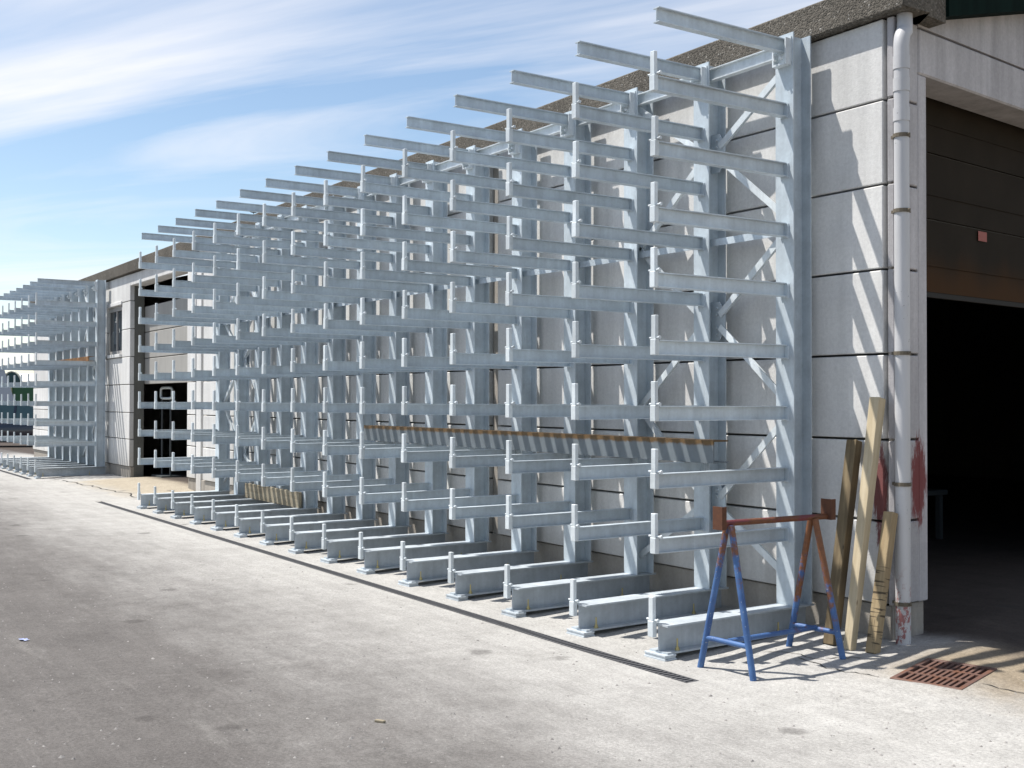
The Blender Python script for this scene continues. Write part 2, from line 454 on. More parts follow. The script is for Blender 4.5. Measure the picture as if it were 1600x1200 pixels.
# sandy ramps in front of the two doorways
sand = m.mix(mid, (.31, .27, .21), (.43, .38, .30))
rampf = m.math('MULTIPLY', m.math('MULTIPLY', m.ss(x, -19.2, -18.4), m.ss(x, -13.9, -14.6)), m.ss(m.math('ADD', y, m.math('MULTIPLY', mid, .8)), -.75, .0))
c = m.mix(rampf, c, sand)
doorf = m.math('MULTIPLY', m.ss(m.math('ADD', x, m.math('MULTIPLY', y, -.1)), .72, 1.2), m.ss(m.math('ADD', y, m.math('MULTIPLY', mid, .7)), -.35, .45))
c = m.mix(m.math('MULTIPLY', doorf, .9), c, m.mix(m.noise(p, 6, 5), (.17, .13, .085), (.32, .26, .18)))
indoor_shade = m.math('MULTIPLY', m.ss(m.math('ADD', y, m.math('MULTIPLY', mid, .5)), .62, 1.05), m.ss(m.math('ADD', x, m.math('MULTIPLY', y, .14)), 2.6, 1.2))  # dark indoor floor; outside the doorway it paints in the wall corner's shade
c = m.mix(indoor_shade, c, m.mix(mid, (.045, .035, .03), (.10, .082, .07)))
c = rampmul(m, c, m.noise(p, 14, 5, .7), .84, 1.10)
c = rampmul(m, c, m.noise(m.map(p, (.3, 6.5, 1), rot=(0, 0, .05)), 1.3, 8, .7), .87, 1.09)
c = rampmul(m, c, m.noise(m.map(p, (4.5, .4, 1), rot=(0, 0, .3)), 1.1, 8, .7), .93, 1.05)
oil = m.math('ADD', m.voro(p, 1.15), m.math('MULTIPLY', m.noise(p, 9, 5, .7), .16))
c = m.mix(m.math('MULTIPLY', m.ss(oil, .20, .14), .5), c, (.055, .05, .047))
scr = m.math('MULTIPLY', m.ss(m.noise(m.map(p, (1.2, 16, 1), rot=(0, 0, .25)), 1.2, 6, .75), .635, .70), m.ss(m.noise(p, 1.3, 3), .5, .62))
c = m.mix(m.math('MULTIPLY', scr, .5), c, (.40, .39, .375))
c = rampmul(m, c, fine, .64, 1.28)
c = rampmul(m, c, m.noise(p, 190, 2, .8), .74, 1.2)
speck = m.voro(p, 17, out='Distance'); spm = m.ss(speck, .05, .03)
spk = m.math('MULTIPLY', spm, m.ss(m.noise(p, 3.7, 2), .56, .62))
c = m.mix(m.math('MULTIPLY', spk, .75), c, (.5, .49, .47))
spd = m.math('MULTIPLY', m.ss(m.voro(m.map(p, loc=(3, 7, 1)), 9), .055, .035), m.ss(m.noise(p, 2.1, 2), .53, .6))
c = m.mix(m.math('MULTIPLY', spd, .8), c, (.075, .068, .06))
m.bump(m.math('ADD', fine, m.math('MULTIPLY', m.noise(p, 160, 3, .8), .6)), .55, .008)
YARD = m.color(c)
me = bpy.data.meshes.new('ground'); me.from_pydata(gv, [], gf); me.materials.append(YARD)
bm = bmesh.new(); bm.from_mesh(me); bmesh.ops.recalc_face_normals(bm, faces=bm.faces)
if sum(f.normal.z for f in bm.faces) < 0: bmesh.ops.reverse_faces(bm, faces=bm.faces)
bm.to_mesh(me); bm.free()
for pl_ in me.polygons: pl_.use_smooth = True
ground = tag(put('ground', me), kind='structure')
# hairline cracks in the paving
def crack(points, w, name='crack'):
    b = MB(); n = len(points)
    vs = []
    for i, (x, y) in enumerate(points):
        a = Vector(points[max(0, i-1)]); c2 = Vector(points[min(n-1, i+1)]); d = (c2-a).normalized(); q = Vector((-d.y, d.x))
        ww = w*(.35+.65*abs(math.sin(i*1.7)))*(.3 if i in (0, n-1) else 1)
        for sgn in (-1, 1):
            vs.append((x+q.x*ww*sgn, y+q.y*ww*sgn, ground_z(x, y)+.004))
    b.add(vs, [(2*i, 2*i+1, 2*i+3, 2*i+2) for i in range(n-1)])
    return put(name, b.mesh('crack', PIT), ground)
def wiggle(a, b, n, amp, seed):
    rr = random.Random(seed); a, b = Vector(a), Vector(b); d = (b-a); q = Vector((-d.y, d.x)).normalized(); off = 0
    out = []
    for i in range(n+1):
        t = i/n; off = off*.6+rr.uniform(-amp, amp); out.append(tuple(a+d*t+q*off*(1 if 0 < i < n else .2)))
    return out
crack(wiggle((.55, -.55), (1.16, -.52), 14, .03, 3), .006)
crack(wiggle((.30, -.62), (.72, -.45), 9, .025, 5), .005)
crack(wiggle((1.62, -.17), (2.7, .1), 22, .02, 8), .006)
crack(wiggle((.80, -.22), (.66, -.42), 7, .02, 9), .006)
crack(wiggle((-19.5, -.9), (-14.2, -.72), 30, .05, 10), .02)

# ------------------------------------------------------------------ cantilever racks
COL_TOP, BASE_TOP, TIP = 4.31, .223, -1.228
ARM_TOP = [.775, 1.209, 1.645, 2.082, 2.518, 2.953, 3.380, 3.806, 4.268]
AH, AW = .098, .058
FD, FW = .182, .172             # upright depth, flange width
fy = lambda p, q, t: (p, t, q)   # profile in x/z along y
fz = lambda p, q, t: (p, q, t)   # profile in x/y along z
fx = lambda p, q, t: (t, p, q)   # profile in y/z along x
ME = {}
ME['upright'] = MB().prism([(a-FW/2, b+FD/2) for a, b in ibeam(FW, FD, .011, .009)], fz, BASE_TOP+.001, COL_TOP).mesh('upright', GALV)
ME['base'] = MB().prism([(a, b+(BASE_TOP+.036)/2) for a, b in ibeam(FW, BASE_TOP-.036, .012, .009)], fy, TIP+.008, FD+.03).mesh('base_beam', GALV_BASE)
ap = ibeam(AW, AH, .0065, .005)
ME['arm'] = MB().prism(ap, fy, TIP, -.012).box(-AW/2-.012, AW/2+.012, -.011, -.001, -AH/2-.008, AH/2-.006).mesh('arm', GALV)
ME['top_arm'] = MB().prism(ap, fy, TIP, -.012).mesh('arm', GALV)
ME['stop'] = MB().box(-.027, .027, -.036, -.001, 0, .105).box(-.022, .022, -.032, -.004, .1052, .262).mesh('end_stop', GALV_LIGHT, bevel=.003)
ME['pin'] = MB().tube((-.05, -.018, .112), (.052, -.018, .112), .0075, 8).tube((.05, -.018, .112), (.06, -.018, .112), .012, 8).mesh('locking_pin', GALV_LIGHT)
br = MB().box(-.065, -.053, -.058, -.001, -.145, .045).box(.053, .065, -.058, -.001, -.145, .045).box(-.05, .05, -.062, -.001, -.145, -.132)
br.box(-.07, .07, -.012, -.0012, -.12, .06)
for a in (-.03, .03):
    br.tube((a, -.085, -.10), (a, -.06, -.10), .011, 6)
ME['bracket'] = br.mesh('bolted_bracket', GALV_LIGHT)
FW_ = FW
ME['foot'] = MB().box(-FW/2-.012, FW/2+.016, TIP-.03, TIP+.075, -.01, .0112).box(-FW/2-.010, FW/2+.010, TIP-.024, TIP+.07, .0125, .0232).box(-FW/2-.013, FW/2+.014, TIP-.027, TIP+.072, .0245, .0357).mesh('shim_plate', GALV_BASE, bevel=.001)
ME['rear_foot'] = MB().box(-FW/2-.01, FW/2+.01, FD-.16, FD+.02, 0, .0357).mesh('shim_plate', GALV)
ME['bolt'] = MB().tube((0, 0, .045), (0, 0, .058), .017, 6).tube((0, 0, .058), (0, 0, .072), .012, 6).tube((0, 0, .07), (0, 0, .125), .0055, 6).mesh('anchor_bolt', BOLT)

def rack(name, x0, S, n, braced, loc_y, label, cat):
    root = empty(name, (x0, 0, .0), label, cat)
    rng = random.Random(n)
    for i in range(n):
        X = -i*S
        put('upright', ME['upright'], root, (X, 0, 0))
        b = put('base_beam', ME['base'], root, (X-FW/2, 0, 0), (0, 0, .045))
        gz = ground_z(x0+X, TIP); gz2 = ground_z(x0+X, .1)
        put('shim_plate', ME['foot'], b, (0, 0, 0))
        put('shim_plate', ME['rear_foot'], b, (0, 0, .0))
        put('anchor_bolt', ME['bolt'], b, (FW/2-.028, TIP+.12, 0)); put('anchor_bolt', ME['bolt'], b, (FW/2-.028, -.14, 0))
        put('anchor_bolt', ME['bolt'], b, (-FW/2+.028, TIP+.12, 0))
        st = put('end_stop', ME['stop'], b, (-.04, TIP+.007, .135))
        put('locking_pin', ME['pin'], b, (-.04, TIP+.007, .135))
        for k, zt in enumerate(ARM_TOP):
            top = k == len(ARM_TOP)-1
            dz = rng.uniform(-.004, .004)
            a = put('arm', ME['top_arm' if top else 'arm'], root, (X-FW/2+.002, 0, zt-AH/2+dz), (rng.uniform(-.0015, .003), 0, .035+rng.uniform(-.004, .004)))
            if top:
                put('bolted_bracket', ME['bracket'], a)
            else:
                put('end_stop', ME['stop'], a, (0, TIP, -AH/2-.001), (0, rng.uniform(-.012, .012), 0))
                put('locking_pin', ME['pin'], a, (0, TIP, -AH/2), (0, 0, rng.uniform(-.15, .15)))
        if i < n-1:
            xa, xb = X-FW/2-.006, X-S-FW/2+.006
            r = MB().prism(ibeam(.055, .095, .007, .006), lambda p, q, t: (t, p, q), xb, xa)
            put('top_rail', r.mesh('top_rail', GALV_LIGHT), root, (0, .09, 4.228))
            r = MB().box(xb, xa, -.03, .03, -.004, .004).box(xb, xa, -.03, -.022, -.05, -.0042)
            put('strut', r.mesh('strut', GALV), root, (0, .09, 2.93))
    for (i, hub) in braced:          # bay between upright i and i+1; hub = which side carries the gussets
        X = -i*S
        xa, xb = X-FW/2-.008, X-S-FW/2+.008
        zz = [4.15, 3.608, 2.962, 2.298, 1.616, .889, .367]
        for k in range(6):
            xo = xa if hub == 1 else xb; xh = xb if hub == 1 else xa
            s = 1 if hub == 1 else -1
            o_, h_ = (xo, .09, zz[k] if k % 2 == 0 else zz[k+1]), (xh+s*.10, .09, zz[k+1]+.045 if k % 2 == 0 else zz[k]-.045)
            b = MB().bar(o_, h_, .052, .006, (0, 0, 1)).bar(Vector(o_)+Vector((0, .027, .0)), Vector(h_)+Vector((0, .027, .0)), .048, .006, (0, 1, 0))
            put('brace', b.mesh('brace', GALV_LIGHT), root)
        for k in (1, 3, 5):
            xh = xb if hub == 1 else xa; s = 1 if hub == 1 else -1
            z0 = zz[k]
            b = MB().prism([(0, -.15), (.09, -.15), (.15, -.06), (.15, .06), (.09, .15), (0, .15)], lambda p, q, t: (xh+s*p, t, z0+q), .098, .106)
            for q in (-.10, -.05, .05, .10):
                b.tube((xh+s*.07, .08, z0+q), (xh+s*.07, .097, z0+q), .011, 6)
            put('gusset_plate', b.mesh('gusset_plate', GALV), root)
    return root
rack('cantilever_rack', 0, .88, 15, [(0, 1), (1, 0), (12, 1), (13, 0)], 0,
     'long galvanised cantilever rack with fifteen uprights along the near concrete wall', 'storage rack')
rack('cantilever_rack', -20.40, .828, 7, [(0, 1), (1, 0), (5, 1)], 0,
     'short galvanised cantilever rack of seven uprights at the far end, beyond the doorway', 'storage rack')

# ------------------------------------------------------------------ the hall
hall = empty('warehouse', (0, W, 0), 'long grey precast concrete warehouse with dark gravel-faced fascia and two open doorways', 'building')
def hput(name, mesh, parent=None, smooth=False):
    """mesh is in world coordinates"""
    o = put(name, mesh, parent or hall)
    o.location = -Vector((0, W, 0)) if (parent or hall) is hall else (0, 0, 0)
    return o
ROWS = [.29, .86, 1.415, 2.0, 2.58, 3.16, 3.74, 4.30]
COLS = [(.57, .634), (-4.53, -4.37), (-9.33, -9.17), (-14.38, -13.95), (-18.65, -18.65), (-23.6, -23.44)]
END = -28.9
def panel(x0, x1, z0, z1, y=W, t=.09):
    hput('wall_panel', MB().box(x0, x1, y, y+t, z0, z1).mesh('wall_panel', CONC, bevel=.006))
G = .008
rng = random.Random(4)
bays = [(-4.37, .57), (-9.17, -4.53), (-13.95, -9.33), (-14.85, -14.38), (-18.72, -23.44)[::-1], (END, -23.6)]
for bi, (x0, x1) in enumerate(bays):
    for r in range(7):
        z0, z1 = ROWS[r]+G, ROWS[r+1]-G
        dy = rng.uniform(-.003, .004)
        if bi == 4 and r in (4, 5):
            panel(x0, -20.70, z0, z1, W+dy); panel(-19.38, x1, z0, z1, W+dy)
        else:
            panel(x0+.004, x1-.004, z0, z1, W+dy)
# concrete frame columns, set back between the panels
hput('concrete_column', MB().box(.573, .606, W+.04, W+.115, 0, 4.29).mesh('concrete_column', COLM, bevel=.004))
for (a, b) in ((-4.53, -4.37), (-9.33, -9.17), (-23.6, -23.44)):
    hput('concrete_column', MB().box(a+.003, b-.003, W+.04, W+.25, 0, 4.29).mesh('concrete_column', COLM, bevel=.006))
hput('concrete_column', MB().box(-14.377, -14.12, W+.018, W+.25, 0, 4.29).mesh('concrete_column', CONC, bevel=.006))
hput('concrete_column', MB().box(-14.118, -13.953, W+.06, W+.25, 0, 4.29).mesh('concrete_column', COLM, bevel=.006))
# far doorway: pier with deep reveal, lintel
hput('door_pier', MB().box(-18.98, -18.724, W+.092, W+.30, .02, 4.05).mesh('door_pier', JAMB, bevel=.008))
hput('door_lintel', MB().box(-18.718, -14.852, W, W+.3, 4.05, 4.29).mesh('door_lintel', CONC, bevel=.01))
# plinth course
for (a, b) in ((-13.95, .60), (-14.85, -13.96), (END, -18.73)):
    hput('plinth', MB().box(a, b, W+.03, W+.2, -.2, .285).mesh('plinth', PLINTH, bevel=.006))
# wall core behind the panels
for (a, b) in ((-14.80, .56), (END+.05, -20.75), (-19.33, -18.99)):
    hput('wall_core', MB().box(a, b, W+.093, W+.24, .286, 4.288).mesh('wall_core', JOINT))
hput('wall_core', MB().box(-20.748, -19.332, W+.093, W+.24, .286, 2.66).box(-20.748, -19.332, W+.093, W+.24, 3.68, 4.288).mesh('wall_core', JOINT))
# fascia of exposed aggregate with its corner return
hput('fascia', MB().box(END-.2, .80, .195, .46, 4.302, 4.545).mesh('fascia', AGG, bevel=.012))
rb_ = MB()
q0 = Vector((.802, .197, 0)); 
pr = [(.802, .197), (.802-.11, .197+.72), (.802-.5, .197+.72), (.45, .462), (.801, .462)]
rb_.prism([(.803, .197), (.72, .74), (.40, .74), (.40, .465), (.80, .465)], fz, 4.304, 4.543)
hput('fascia', rb_.mesh('fascia', AGG))
# gable fascia in dark green sheet, sloping up from the corner
def ep(s, off, z): return P0 + E_*s + N_*off + Vector((0, 0, z))
def ebox(b, s0, s1, o0, o1, z0, z1):
    vs = [ep(s, o, z) for z in (z0, z1) for o in (o0, o1) for s in (s0, s1)]
    return b.add(vs, [(0, 2, 3, 1), (4, 5, 7, 6), (0, 1, 5, 4), (2, 6, 7, 3), (0, 4, 6, 2), (1, 3, 7, 5)])
def eprism(b, prof, o0, o1):
    return b.prism(prof, lambda p, q, t: ep(p, t, q), o0, o1)
sl = .257
RIDGE = 8.0
g0 = 4.376-.576*sl
hput('gable_fascia', eprism(MB(), [(.46, g0+.46*sl), (RIDGE, g0+RIDGE*sl), (2*RIDGE, g0), (2*RIDGE, g0+.36), (RIDGE, g0+RIDGE*sl+.36), (.46, g0+.46*sl+.36)], .012, .16).mesh('gable_fascia', GREEN))
# end wall around the big doorway
for r in range(7):
    z0, z1 = ROWS[r]+G, min(ROWS[r+1]-G, 4.33)
    hput('wall_panel', ebox(MB(), .012, .322, -.05, .0, z0, z1).mesh('wall_panel', ENDC, bevel=.006))
hput('plinth', ebox(MB(), .06, .43, -.2, -.03, -.2, .285).mesh('plinth', PLINTH, bevel=.006))
hput('door_jamb', ebox(MB(), .328, .444, -.34, -.004, .29, 3.955).mesh('door_jamb', ENDC, bevel=.008))
hput('door_jamb', ebox(MB(), 4.8, 5.2, -.34, -.004, .0, 3.955).mesh('door_jamb', ENDC, bevel=.008))
hput('door_lintel', ebox(MB(), .33, 5.2, -.3, .004, 3.957, 4.275).mesh('door_lintel', ENDC, bevel=.012))
hput('gable_wall', eprism(MB(), [(.33, 4.29), (15.5, 4.29), (15.5, 4.30), (RIDGE, g0+RIDGE*sl+.2), (.33, g0+.33*sl+.2)], -.2, -.002).mesh('gable_wall', ENDC))
hput('end_wall', ebox(MB(), 5.202, 15.6, -.2, -.002, -.1, 4.289).mesh('end_wall', ENDC))
hput('wall_core', ebox(MB(), .12, .32, -.25, -.103, .29, 4.28).mesh('wall_core', JOINT))
# roof, rear and far walls, unseen partition added to keep the closed hall dark
rf = MB()
def rx(y): return P0.x - math.tan(EA)*(y-W) - .03
prof = [(.30, 4.50), (RIDGE*.99+W, g0+RIDGE*sl+.30), (2*RIDGE, 4.5), (2*RIDGE, 4.35), (RIDGE*.99+W, g0+RIDGE*sl+.15), (.30, 4.35)]
n_ = len(prof)
vs = [(rx(a), a, b) for a, b in prof]+[(END-.1, a, b) for a, b in prof]
rf.add(vs, [(i, (i+1) % n_, n_+(i+1) % n_, n_+i) for i in range(n_)]+[tuple(range(n_))[::-1], tuple(range(n_, 2*n_))])
hput('roof', rf.mesh('roof', AGG))
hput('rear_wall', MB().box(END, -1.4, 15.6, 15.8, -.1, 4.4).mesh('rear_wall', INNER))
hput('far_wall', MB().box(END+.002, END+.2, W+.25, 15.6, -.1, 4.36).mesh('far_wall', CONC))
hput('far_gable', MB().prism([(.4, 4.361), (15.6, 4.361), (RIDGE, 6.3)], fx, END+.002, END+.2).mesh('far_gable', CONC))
hput('light_block_wall', MB().box(-13.2, -13.0, W+.25, 15.6, -.1, 4.34).mesh('light_block_wall', INNER))
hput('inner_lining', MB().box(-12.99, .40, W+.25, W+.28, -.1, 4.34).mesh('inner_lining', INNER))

# sectional door, rolled two-thirds up
door = hput('sectional_door', ebox(MB(), .30, 5.0, -.395, -.375, 2.52, 4.25).mesh('sectional_door', JOINT))
for k, (a, b) in enumerate(((2.51, 3.055), (3.07, 3.56), (3.575, 4.15))):
    mb = ebox(MB(), .30, 5.0, -.374, -.352, a, b)
    h = (b-a)
    for t in (.36,):
        ebox(mb, .30, 5.0, -.3522, -.344, a+h*t, a+h*t+.018)
    put('door_panel', mb.mesh('door_panel', DOOR), door)
put('door_seal', ebox(MB(), .30, 5.0, -.39, -.356, 2.47, 2.509).mesh('door_seal', PIT), door)
put('red_sticker', ebox(MB(), 1.83, 1.97, -.3435, -.3415, 2.965, 3.042).mesh('red_sticker', REDSIGN), door)
# far sectional door
FY = W+.31
fdoor = hput('sectional_door', MB().box(-18.80, -14.70, FY+.031, FY+.05, 2.02, 3.62).mesh('sectional_door', JOINT))
for k in range(3):
    a = 2.0+.545*k
    put('door_panel', MB().box(-18.80, -14.70, FY, FY+.03, a+.008, a+.537).mesh('door_panel', FARDOOR, bevel=.008), fdoor)
# far window
win = hput('window', MB().box(-20.68, -19.40, W+.10, W+.115, 2.68, 3.66).mesh('window', FRAME))
put('pane', MB().box(-20.62, -20.08, W+.085, W+.099, 2.74, 3.60).mesh('pane', GLASS), win)
put('pane', MB().box(-20.02, -19.46, W+.085, W+.099, 2.74, 3.60).mesh('pane', GLASS), win)
put('frame', MB().box(-20.697, -19.383, W+.06, W+.0998, 3.602, 3.70).box(-20.697, -19.383, W+.06, W+.0998, 2.66, 2.738).box(-20.697, -20.622, W+.06, W+.0998, 2.7385, 3.6015).box(-19.458, -19.383, W+.06, W+.0998, 2.7385, 3.6015).box(-20.078, -20.022, W+.06, W+.0998, 2.7385, 3.6015).mesh('frame', FRAME), win)
put('sill', MB().box(-20.72, -19.36, W-.05, W+.1, 2.585, 2.655).mesh('sill', CONC, bevel=.006), win)
put('shutter_box', MB().box(-20.72, -19.36, W-.02, W+.1, 3.705, 3.78).mesh('shutter_box', CONC, bevel=.006), win)

# downpipe at the corner
PX, PY = .724, .262
dp = hput('downpipe', MB().tube((PX, PY, .02), (PX, PY, 4.02), .050, 20).mesh('downpipe', PIPE, smooth=True))
el = []
for k in range(9):
    t = k/8*math.pi/2
    el.append((PX-.015*(1-math.cos(t)), PY+.055*(1-math.cos(t)), 4.05+.12*math.sin(t)))
put('elbow', MB().path([(PX, PY, 3.98)]+el+[(PX-.03, PY+.075, 4.23), (PX-.04, PY+.085, 4.31)], .0515, 20).mesh('elbow', PIPE, smooth=True), dp)
for z in (3.60, 3.80, 3.95):
    put('socket', MB().tube((PX, PY, z-.045), (PX, PY, z+.045), .0545, 20).mesh('socket', PIPE, smooth=True), dp)
for z in (3.46, 2.955, 2.0, 1.125, .33):
    c2 = MB().tube((PX, PY, z-.014), (PX, PY, z+.011), .057, 16)
    c2.box(PX-.08, PX-.055, PY-.01, PY+.012, z-.01, z+.01).tube((PX+.06, PY-.01, z), (PX+.078, PY-.014, z), .006, 6)
    put('clamp', c2.mesh('clamp', RUSTCLAMP), dp)

# ------------------------------------------------------------------ drains
def drain(x0, x1, y0, y1, label):
    z = lambda x: ground_z(x, y0)
    root = empty('channel_drain', (x1, (y0+y1)/2, 0), label, 'drain')
    o = put('channel', MB().box(x0, x1, y0, y1, -.16, -.15).box(x0, x1, y0, y0+.004, -.15, -.004).box(x0, x1, y1-.004, y1, -.15, -.004).mesh('channel', PIT), root, (-x1, -(y0+y1)/2, 0))
    put('edge_rail', MB().box(x0, x1, y0+.0045, y0+.013, -.03, .003).mesh('edge_rail', DRAIN), root, (-x1, -(y0+y1)/2, 0))
    put('edge_rail', MB().box(x0, x1, y1-.013, y1-.0045, -.03, .003).mesh('edge_rail', DRAIN), root, (-x1, -(y0+y1)/2, 0))
    b = MB(); x = x1-.012
    while x > x0+.01:
        b.box(x-.009, x+.009, y0+.0135, y1-.0135, -.022, .0); x -= .04
    tag(put('grating_bars', b.mesh('grating_bars', DRAIN), root, (-x1, -(y0+y1)/2, 0)), kind='stuff')
    put('centre_rail', MB().box(x0, x1, (y0+y1)/2-.005, (y0+y1)/2+.005, -.03, -.0225).mesh('centre_rail', DRAIN), root, (-x1, -(y0+y1)/2, 0))
drain(*DR1, 'long narrow slotted drain set in the paving before the near rack')
drain(*DR2, 'narrow slotted drain in the paving before the far rack')
# square cast grate by the doorway
gr = empty('gully_grate', (GC.x, GC.y, ground_z(GC.x, GC.y)), 'rusty rectangular cast iron gully grate in the ground by the big doorway', 'grate')
gr.rotation_euler = (0, 0, GA)
corners = [ground_z(*grate_pt(a*GW, b*GL)) for a in (-1, 1) for b in (-1, 1)]
gzc = sum(corners)/4; gr.location.z = gzc
gr.rotation_euler = (math.atan((corners[1]+corners[3]-corners[0]-corners[2])/(4*GL)), -math.atan((corners[2]+corners[3]-corners[0]-corners[1])/(4*GW)), GA)
fr = MB().box(-GW, GW, -GL, -GL+.03, -.04, .006).box(-GW, GW, GL-.03, GL, -.04, .006).box(-GW, -GW+.03, -GL+.0302, GL-.0302, -.04, .006).box(GW-.03, GW, -GL+.0302, GL-.0302, -.04, .006)
put('frame', fr.mesh('frame', GRATE, bevel=.002), gr)
for q in (-1, 1):
    yb = q*(GL-.03)/3
    put('cross_rib', MB().box(-GW+.0302, GW-.0302, -.012, .012, -.03, .003).mesh('cross_rib', GRATE), gr, (0, yb, 0))
rbm = None
for row in range(3):
    y0 = [-GL+.0304, -(GL-.03)/3+.0122, (GL-.03)/3+.0122][row]; y1 = [-(GL-.03)/3-.0122, (GL-.03)/3-.0122, GL-.0304][row]
    rbm = MB().box(-.009, .009, 0, y1-y0, -.03, .002).mesh('rib', GRATE)
    for k in range(1, 10):
        put('rib', rbm, gr, (-GW+.03+(2*GW-.06)*k/10, y0, 0))
put('pit', MB().box(-GW, GW, -GL, GL, -.30, -.29).box(-GW, -GW+.006, -GL, GL, -.29, -.041).box(GW-.006, GW, -GL, GL, -.29, -.041).box(-GW+.0061, GW-.0061, -GL, -GL+.006, -.29, -.041).box(-GW+.0061, GW-.0061, GL-.006, GL, -.29, -.041).mesh('pit', PIT), gr)

# ------------------------------------------------------------------ trestle
tr = empty('trestle', (.53, -.75, 0), 'blue steel trestle with rusty top rail standing by the rack corner', 'sawhorse')
def tput(name, mb, mat, smooth=True, parent=None):
    o = put(name, mb.mesh(name, mat, smooth=smooth), parent or tr)
    if not parent: o.location = (-.53, .75, 0)
    return o
TZ = .925
tput('top_rail', MB().tube((.53, -1.215, TZ), (.53, -.265, TZ-.004), .019, 14), RAIL)
for (yy, s) in ((-1.155, -1), (-.355, 1)):
    ya = yy + .03*(-s)
    for (xf, yf) in (((.312, -1.165), (.752, -1.14)) if s < 0 else ((.312, -.38), (.732, -.335))):
        gz = ground_z(xf, yf)
        xt = .53 + (.018 if xf > .53 else -.018)
        tput('leg', MB().tube((xf, yf, gz-.002), (xt, ya, TZ-.012), .0205, 14), BLUE)
    t = .2
    a, b_ = ((.312, -1.165), (.752, -1.14)) if s < 0 else ((.312, -.38), (.732, -.335))
    pa = Vector((a[0]+(.512-a[0])*t, a[1]+(ya-a[1])*t, TZ*t+.01)); pb = Vector((b_[0]+(.548-b_[0])*t, b_[1]+(ya-b_[1])*t, TZ*t+.01))
    tput('cross_bar', MB().tube(pa, pb, .0165, 12), BLUE)
tput('stretcher', MB().tube((.53, -1.135, .198), (.53, -.365, .203), .0165, 12), BLUE)
tput('end_plate', MB().box(.488, .572, -1.222, -1.214, .888, 1.03).box(.566, .572, -1.2138, -1.185, .888, 1.03), PLATE, False)
tput('end_plate', MB().box(.485, .575, -.262, -.254, .90, 1.035).box(.567, .575, -.2538, -.22, .90, 1.035), PLATE, False)

# ------------------------------------------------------------------ timbers leaning at the corner
def timber(name, bot, top, w, d, mat, label, taper=1, twist=0, bev=.004):
    bot, top = Vector(bot), Vector(top); ax = top-bot; L = ax.length; ax.normalize()
    sx = Vector((1, 0, 0)); sx = (Matrix.Rotation(twist, 3, 'Z') @ sx); sx = (sx-ax*sx.dot(ax)).normalized(); sy = ax.cross(sx)
    b = MB().prism([(-w/2, -d/2), (w/2, -d/2), (w/2, d/2), (-w/2, d/2)], fz, 0, L)
    me = b.mesh(name, mat, bevel=bev)
    if taper != 1:
        for v in me.vertices:
            k = 1+(taper-1)*v.co.z/L; v.co.x *= k; v.co.y *= k
    o = put(name, me)
    m4 = Matrix((sx, sy, ax)).transposed().to_4x4(); m4.translation = bot
    o.matrix_world = m4
    return tag(o, label, 'timber', 'timbers leaning at the wall corner')
timber('timber_post', (.455, -.135, ground_z(.455, -.13)-.004), (.375, .195, 1.405), .082, .075, OLDWOOD, 'dark weathered square timber leaning on the wall, leftmost of three', twist=.12)
timber('timber_post', (.595, -.115, ground_z(.6, -.11)-.004), (.575, .195, 1.70), .062, .062, PINE, 'tallest pale fresh timber leaning on the wall, middle of three', taper=1.3, twist=.12)
timber('timber_post', (.73, -.05, ground_z(.73, -.05)-.004), (.705, .165, .94), .072, .07, MARKED, 'short timber with dark cross marks leaning by the downpipe', twist=.12)

# ------------------------------------------------------------------ stock on the racks
zc_ = ARM_TOP[1]+.001
H = .172
ch = [(0, 0), (.15, 0), (.15, .012), (.012, .012), (.012, H-.012), (.15, H-.012), (.15, H), (0, H)]
o = put('steel_channel', MB().prism(ch, fx, -6.55, -.60).mesh('steel_channel', CHANNEL), None, (0, -.215, zc_+.003))
tag(o, 'long grey steel channel with rusty top edge lying on the near rack arms', 'steel beam')
zc2 = ARM_TOP[4]+.001
m_, c_, f_ = rustmetal('rusty_beam_steel', (.34, .17, .05), .35, .65, 14); RB = m_.color(c_)
o = put('steel_channel', MB().prism([(p_ * .8, q_*.6) for p_, q_ in ch], fx, -25.0, -20.30).mesh('steel_channel', RB), None, (0, -.20, zc2+.003))
tag(o, 'rusty brown steel channel lying on an arm level of the far rack', 'steel beam')
o = put('weathered_board', MB().box(-10.95, -8.86, -.065, -.025, 0, .215).mesh('weathered_board', BOARD, bevel=.004), None, (0, 0, BASE_TOP+.001))
tag(o, 'weathered tan board standing on edge across the base beams of the near rack', 'board')

# bird on a top arm
bd = MB()
def ellip(b, c, r, n=10, m=7, ax=0):
    vs = []; c = Vector(c)
    for j in range(1, m):
        t = math.pi*j/m
        for i in range(n):
            a = 2*math.pi*i/n
            vs.append(c+Vector((r[0]*math.sin(t)*math.cos(a), r[1]*math.sin(t)*math.sin(a), r[2]*math.cos(t))))
    vs += [c+Vector((0, 0, r[2])), c-Vector((0, 0, r[2]))]
    fs = [(j*n+i, j*n+(i+1) % n, (j+1)*n+(i+1) % n, (j+1)*n+i) for j in range(m-2) for i in range(n)]
    fs += [((i+1) % n, i, len(vs)-2) for i in range(n)] + [((m-2)*n+i, (m-2)*n+(i+1) % n, len(vs)-1) for i in range(n)]
    b.add(vs, fs)
BIRD = Mat('black_feathers', .6).color((.02, .02, .022))
bird = empty('bird', (-9.725, -.40, ARM_TOP[8]), 'small black bird perched on a top arm of the near rack', 'bird')
ellip(bd, (0, 0, .065), (.038, .075, .042)); ellip(bd, (0, -.068, .10), (.026, .03, .027))
bd.add([(-.012, .05, .065), (.012, .05, .065), (.018, .15, .045), (-.018, .15, .045), (0, .06, .05)], [(0, 1, 2, 3), (0, 4, 1), (1, 4, 2), (2, 4, 3), (3, 4, 0)])
put('body', bd.mesh('body', BIRD, smooth=True), bird)
